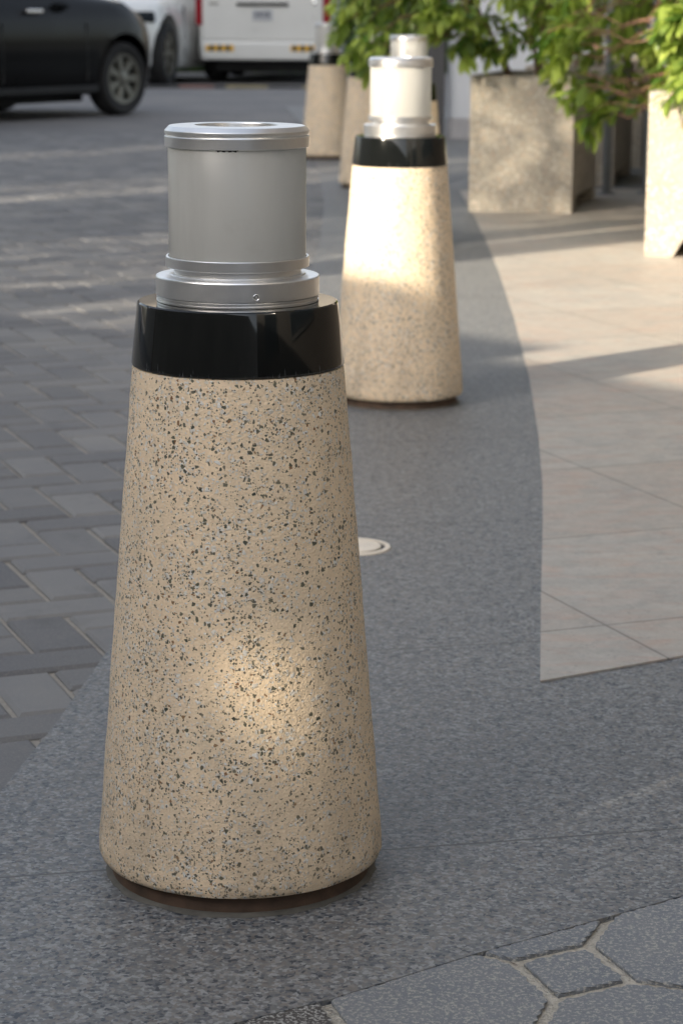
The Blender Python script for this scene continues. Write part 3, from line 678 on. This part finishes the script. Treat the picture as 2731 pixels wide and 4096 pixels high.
# white van, tail toward the camera; local x right, y forward (away)
van = thing('parked_van', 'white van seen from behind with yellow and black reflective strips on its bumper', 'van', (-1.06, 30.75, -.008), R(-3.5))
hv = .845
m = MB()
secs = []
def vsec(y, s, zb, zt):
    w_ = hv*s
    return (y, [(0, zb), (w_*.9, zb), (w_*.975, zb+.04), (w_, zb+.14), (w_*1.0, zb+.5), (w_*.995, .95), (w_*.97, 1.25), (w_*.90, zt-.12), (w_*.80, zt-.03), (w_*.6, zt), (0, zt+.02)])
ys = [(0, .93, .36, 1.86), (.015, .965, .33, 1.9), (.05, .99, .31, 1.93), (.12, 1, .30, 1.95), (1.2, 1, .28, 1.98), (2.4, 1, .28, 1.98), (3.4, 1, .28, 1.96), (3.9, 1, .28, 1.7), (4.3, .97, .28, 1.15), (4.55, .9, .3, .95), (4.66, .8, .36, .8)]
vs = []; fs = []
secs = [vsec(*a) for a in ys]; n = len(secs[0][1]); k = 2*n-2
for y, pts in secs:
    for x, z in pts: vs.append((x, y, z))
    for x, z in reversed(pts[1:-1]): vs.append((-x, y, z))
for i in range(len(secs)-1):
    for j in range(k): fs.append((i*k+j, i*k+(j+1) % k, (i+1)*k+(j+1) % k, (i+1)*k+j))
fs += [tuple(range(k)), tuple((len(secs)-1)*k+j for j in range(k))]
m.add(vs, fs); m.build('body', 'white_paint', van, 30)
m = MB(); m.box((-.81, -.055, .31), (.81, .05, .545)); m.build('bumper', 'white_paint', van, bevel=.03)
m = MB(); m.box((-.66, .3, .16), (.66, 4.2, .30)); m.build('underbody', 'black_rubber', van)
m = MB(); m.box((-.78, -.012, .57), (.78, .03, 1.25)); tg = m.build('tailgate', 'white_paint', van, bevel=.012)
m = MB(); m.box((-.34, -.035, 1.005), (.34, -.010, 1.05)); m.build('handle_bar', 'strip_black', tg, bevel=.008)
m = MB(); m.box((-.13, -.022, .82), (.13, -.011, .955)); pl = m.build('number_plate', 'plate', tg)
m = MB()
for x0, w_ in ((-.10, .03), (-.05, .045), (.02, .02), (.05, .04)): m.box((x0, -.0245, .865), (x0+w_, -.021, .925))
m.build('plate_marking', 'plate_mark', pl)
m = MB(); m.box((-.70, -.017, 1.02), (-.58, -.010, 1.045)); m.build('badge', 'alloy', tg)
m = MB(); m.lathe([(.032, 0), (.030, .012), (.00001, .016)], 20, Matrix.Translation((.68, -.012, 1.05)) @ Matrix.Rotation(pi/2, 4, 'X')); m.build('gate_lock', 'chrome', tg, 40)
for sd in (-1, 1):
    m = MB(); m.box((sd*.838-.045, -.012, .76), (sd*.838+.045, .10, 1.2)); m.build('tail_light', 'red_lens', van, bevel=.012)
    m = MB(); x0 = -.745 if sd < 0 else .375
    m.box((x0, -.060, .425), (x0+.37, -.056, .505)); r_ = m.build('reflective_strip', 'amber', van)
    for q in range(3): m = MB(); m.box((x0+.055+q*.105+(-.03 if sd > 0 else 0), -.0625, .425), (x0+.105+q*.105+(-.03 if sd > 0 else 0), -.0605, .505)); m.build('black_block', 'strip_black', r_)
m = MB(); m.box((-.70, -.002, 1.30), (.70, .02, 1.75)); m.build('rear_window', 'car_glass', van, bevel=.01)
for y in (.95, 3.6):
    for sd in (-1, 1):
        mt = Matrix.Translation((sd*.72, y, .32)) @ Matrix.Rotation(sd*pi/2, 4, 'Y')
        m = MB(); m.lathe([(.2, -.08), (.30, -.095), (.32, -.06), (.32, .06), (.30, .095), (.2, .08)], 36, mt, close=True); wv = m.build('wheel', 'tyre', van, 40)
        m = MB(); m.lathe([(.2, .07), (.17, .05), (.00001, .04)], 30, mt); m.build('rim', 'alloy', wv, 40)

# ---------------------------------------------------------------- buildings
def wbox(name, label, origin, rz, size, mat, wins=None, cat='building'):
    t = thing(name, label, cat, origin, rz)
    L, D, Hh = size; m = MB(); m.box((0, 0, -.03), (L, D, Hh)); m.build('wall', mat, t)
    if wins:
        z = 1.2
        for x0, z0, ww, wh in wins:
            f = MB(); f.box((x0, -.03, z0), (x0+ww, -.002, z0+wh)); fo = f.build('window', 'dark_metal', t)
            p = MB(); p.box((x0+.06, -.04, z0+.06), (x0+ww-.06, -.032, z0+wh-.06)); p.build('pane', 'window_glass', fo)
    return t
# white wall with plinth and dark column behind the planters
t = thing('white_wall', 'bluish white panel wall behind the leftmost planter', 'wall', (.80, 18.4, 0), R(-4))
m = MB(); m.box((.02, 0, .16), (3.2, .3, 3.2)); m.build('panel', 'white_wall', t)
m = MB(); m.box((.02, -.04, -.03), (3.2, .28, .155)); m.build('plinth', 'plinth', t, bevel=.01)
tc = MB(); tc.box((-.06, -.06, -.03), (.06, .3, 3.2)); oc = tc.build('dark_column', 'dark_column', None, bevel=.006, loc=(.735, 18.35, 0)); tag(oc, 'narrow dark column at the left edge of the white wall', 'column')
wbox('shop_building', 'facade far behind the vehicles, dim in shade', (-16, 46, 0), 0, (34, 6, 9), 'facade', [(x, z, 1.6, 1.5) for x in range(1, 32, 3) for z in (3.6, 6.2)])
wbox('shade_facade', 'tall facade added right of the planters to block sky light, outside the picture', (2.75, 22, 0), R(-90), (26, 6, 9), 'dark_stone', [(x, z, 1.8, 1.8) for x in range(1, 24, 3) for z in (1.0, 4.0)])  # unseen dark facade added to keep sky light off the planter sides
cp = MB(); cp.box((1.6, 10.9, 2.3), (6.2, 21.5, 2.6)); cp.box((1.95, 8.0, 2.31), (6.2, 10.899, 2.59)); oc = cp.build('shade_canopy', 'facade'); tag(oc, 'flat canopy added to darken the space between the planters, outside the picture', 'canopy')  # unseen slabs added overhead to deepen the dark between the planters
hg = MB(); hrng = random.Random(8)
for k in range(9000):
    p = Vector((hrng.uniform(-7, 3), hrng.uniform(35.75, 36.6), hrng.uniform(0, 1.15))); d = Vector((hrng.uniform(-1, 1), hrng.uniform(-1, 1), hrng.uniform(-.5, 1))).normalized(); q = d.cross(Vector((.3, 1, .2))).normalized()*.035
    hg.add([p, p+d*.06+q, p+d*.13, p+d*.06-q], [(0, 1, 2, 3)], hrng.random()*.9)
hr = thing('clipped_hedge', 'low dark hedge far behind the parked vehicles', 'hedge', (0, 0, 0))
hg.build('foliage', 'tree_leaf', hr); hb = MB(); hb.box((-7, 35.95, -.03), (3, 36.4, 1.0)); hb.build('branches', 'dark_hedge', hr)
# unseen wall, post, buildings and trees placed here to throw the shade
def wp(a, u): p = TD*a+WD*u; return p
def shade_block(label, u0, u1, a, dep, h, name='shade_building', mat='facade'):
    o = wp(a, u0); rz = math.atan2(WD.y, WD.x)
    t = thing(name, label, 'building', (o.x, o.y, 0), rz)
    m = MB(); m.box((0, -dep, -.03), (u1-u0, 0, h)); m.build('wall', mat, t)
    return t
te = math.tan(EL); AW = -4.0
o_ = wp(AW, -11); nb = thing('shade_wall', 'long stepped wall added to shade the foreground, outside the picture to the left', 'wall', (o_.x, o_.y, 0), math.atan2(WD.y, WD.x))  # unseen wall, its stepped top shaped to place the shadow edge
HT = lambda c: c-AW*te                  # wall height that shades everything below the ray level c
def ub(m, u0, u1, z0, z1, y0=-.1, y1=0): m.box((u0+11, y0, z0), (u1+11, y1, z1))
m = MB(); H0, H1 = 2.42, 2.78; UH0, UH1 = -1.94, -1.86  # slot left open to send a sun patch onto the front bollard
ub(m, -11, -5.3, -.03, HT(1.88)); ub(m, -5.3, -4.62, -.03, HT(2.19)); ub(m, -4.62, UH0, -.03, HT(2.06))
ub(m, UH0, UH1, -.03, H0); ub(m, UH0, UH1, H1, HT(2.06)); ub(m, UH1, 30, -.03, HT(2.06)); m.build('panel', 'facade', nb)
m = MB()  # tapered slats added to dim and soften that sun patch
for k in range(30):
    zc = H0+.0062+k*(H1-H0-.0005)/30; pt = (H1-H0)/30; ev = .62*math.exp(-((zc-(H0+H1)/2)/.085)**2)
    ta = pt*(1-.25*ev)/2-.0003; tb = pt*(1-ev)/2-.0003; ua, ub2 = UH0+11.0005, UH1+10.9995
    m.add([(x, y, zc+sg*tt_) for x, tt_ in ((ua, ta), (ub2, tb)) for y in (-.06, -.055) for sg in (-1, 1)], [(0, 1, 3, 2), (4, 6, 7, 5), (0, 4, 5, 1), (2, 3, 7, 6), (0, 2, 6, 4), (1, 5, 7, 3)])
m.build('sun_slot_slats', 'dark_metal', nb)
m = MB(); ub(m, -6.95, -6.52, HT(1.88), HT(6.5), -.098, -.003); m.build('pillar', 'facade', nb)
m = MB(); brng = random.Random(21)  # leaf scatter added along the wall top to break up sun on the bricks
for k in range(380):
    p = Vector((brng.uniform(-7.6, -5.5)+11, -.05+brng.gauss(0, .12), HT(1.88)+abs(brng.gauss(0, .24)))); d = Vector((brng.uniform(-1, 1), brng.uniform(-1, 1), brng.uniform(-.6, 1))).normalized(); q = d.cross(Vector((.3, 1, .2))).normalized()*.022
    m.add([p, p+d*.05+q, p+d*.12, p+d*.05-q], [(0, 1, 2, 3)], brng.random()*.9)
cl_ = thing('dapple_leaves', 'loose leaves added on top of the shade wall to dapple the bricks, outside the picture', 'leaf_screen', (o_.x, o_.y, 0), math.atan2(WD.y, WD.x)); m.build('foliage', 'tree_leaf', cl_)
for k, (ua, ub_) in enumerate(((-10.1, -8.35), (-12.9, -11.0))):  # unseen blocks added against the sun, with gaps for soft streaks
    shade_block(('narrow', 'wide')[k]+' building added to shade the road and planters, outside the picture to the left', ua, ub_, AW-5, 9, HT(8.0)+5*te)
nb3 = shade_block('taller building added to shade the parked vehicles, outside the picture to the left', -50, -13.38, AW-5, 9, 22)  # unseen tall block added to keep the sun off the vehicles
def tree(loc, label, ch, cr, n, seed, sq=.8):
    rng = random.Random(seed)
    t = thing('street_tree', label, 'tree', loc, 0, 'street trees outside the picture')
    tk = MB(); tk.tube([(0, 0, -.05), (.05, .03, ch*.3), (-.04, .06, ch*.6), (.02, 0, ch)], [.17, .14, .12, .07], 10)
    for k in range(9):
        a = k*2.4; e = Vector((cos(a)*cr*.75, sin(a)*cr*.75, ch+rng.uniform(-.3, .6)*cr*sq)); b = Vector((0, 0, ch*rng.uniform(.55, .9)))
        tk.tube([b, b.lerp(e, .5)+Vector((0, 0, .2)), e], [.06, .04, .015], 6)
    tk.build('trunk', 'bark', t, 50)
    lv = MB(); cl = []
    for k in range(70):
        while True:
            v = Vector((rng.uniform(-1, 1), rng.uniform(-1, 1), rng.uniform(-1, 1)))
            if v.length < 1: break
        cl.append((Vector((v.x*cr, v.y*cr, ch+v.z*cr*sq)), rng.uniform(.25, .6)))
    for k in range(n):
        c, r = rng.choice(cl); v = Vector((rng.gauss(0, .5), rng.gauss(0, .5), rng.gauss(0, .4)))*r
        p = c+v; d = Vector((rng.uniform(-1, 1), rng.uniform(-1, 1), rng.uniform(-.8, .4))).normalized(); q = d.cross(Vector((rng.uniform(-1, 1), rng.uniform(-1, 1), 1))).normalized()
        L = rng.uniform(.09, .15); Wd = L*.3
        lv.add([p, p+d*L*.5+q*Wd, p+d*L, p+d*L*.5-q*Wd], [(0, 1, 2, 3)], rng.random()*.97)
    lv.build('crown', 'tree_leaf', t); return t
p = wp(-2, -7.75); trng = random.Random(17)  # unseen foliage column added to let only part of the sun through
tt = thing('filter_tree', 'slender open tree added left of the picture to filter the sun onto the planters', 'tree', (p.x, p.y, 0))
tk = MB(); tk.tube([(0, 0, -.05), (.02, .02, 2.5), (0, 0, 7.2)], [.07, .05, .02], 8); tk.build('trunk', 'bark', tt, 50)
lv = MB()
for k in range(9000):
    aa = trng.random()*6.283; rr = .78*math.sqrt(trng.random()); q0 = Vector((rr*cos(aa), rr*sin(aa), trng.uniform(2.5, 7.2)))
    d = Vector((trng.uniform(-1, 1), trng.uniform(-1, 1), trng.uniform(-1, .5))).normalized(); q = d.cross(Vector((trng.uniform(-1, 1), trng.uniform(-1, 1), 1))).normalized()*.02
    lv.add([q0, q0+d*.05+q, q0+d*.12, q0+d*.05-q], [(0, 1, 2, 3)], trng.random()*.9)
lv.build('crown', 'tree_leaf', tt)
for ii, uu in enumerate((-10.55, -13.15)):  # unseen foliage added in the gaps to soften the streaks on the road
    p = wp(AW-7, uu); tt = thing('filter_tree', ('nearer', 'farther')[ii]+' tall tree added in a gap of the shade buildings to dapple the road, outside the picture', 'tree', (p.x, p.y, 0))
    tk = MB(); tk.tube([(0, 0, -.05), (.02, .02, 5), (0, 0, 13)], [.12, .09, .03], 8); tk.build('trunk', 'bark', tt, 50)
    lv = MB()
    for k in range(5200):
        aa = trng.random()*6.283; rr = .62*math.sqrt(trng.random()); q0 = Vector((rr*cos(aa), rr*sin(aa), trng.uniform(6.0, 14)))
        if noise.noise(q0*1.1) < -.12: continue
        d = Vector((trng.uniform(-1, 1), trng.uniform(-1, 1), trng.uniform(-1, .5))).normalized(); q = d.cross(Vector((trng.uniform(-1, 1), trng.uniform(-1, 1), 1))).normalized()*.03
        lv.add([q0, q0+d*.07+q, q0+d*.15, q0+d*.07-q], [(0, 1, 2, 3)], trng.random()*.9)
    lv.build('crown', 'tree_leaf', tt)
p = wp(1.5, -15.5); tree((p.x, p.y, 0), 'leafy street tree farther left of the picture, beside the road', 5.5, 3.3, 12000, 5)
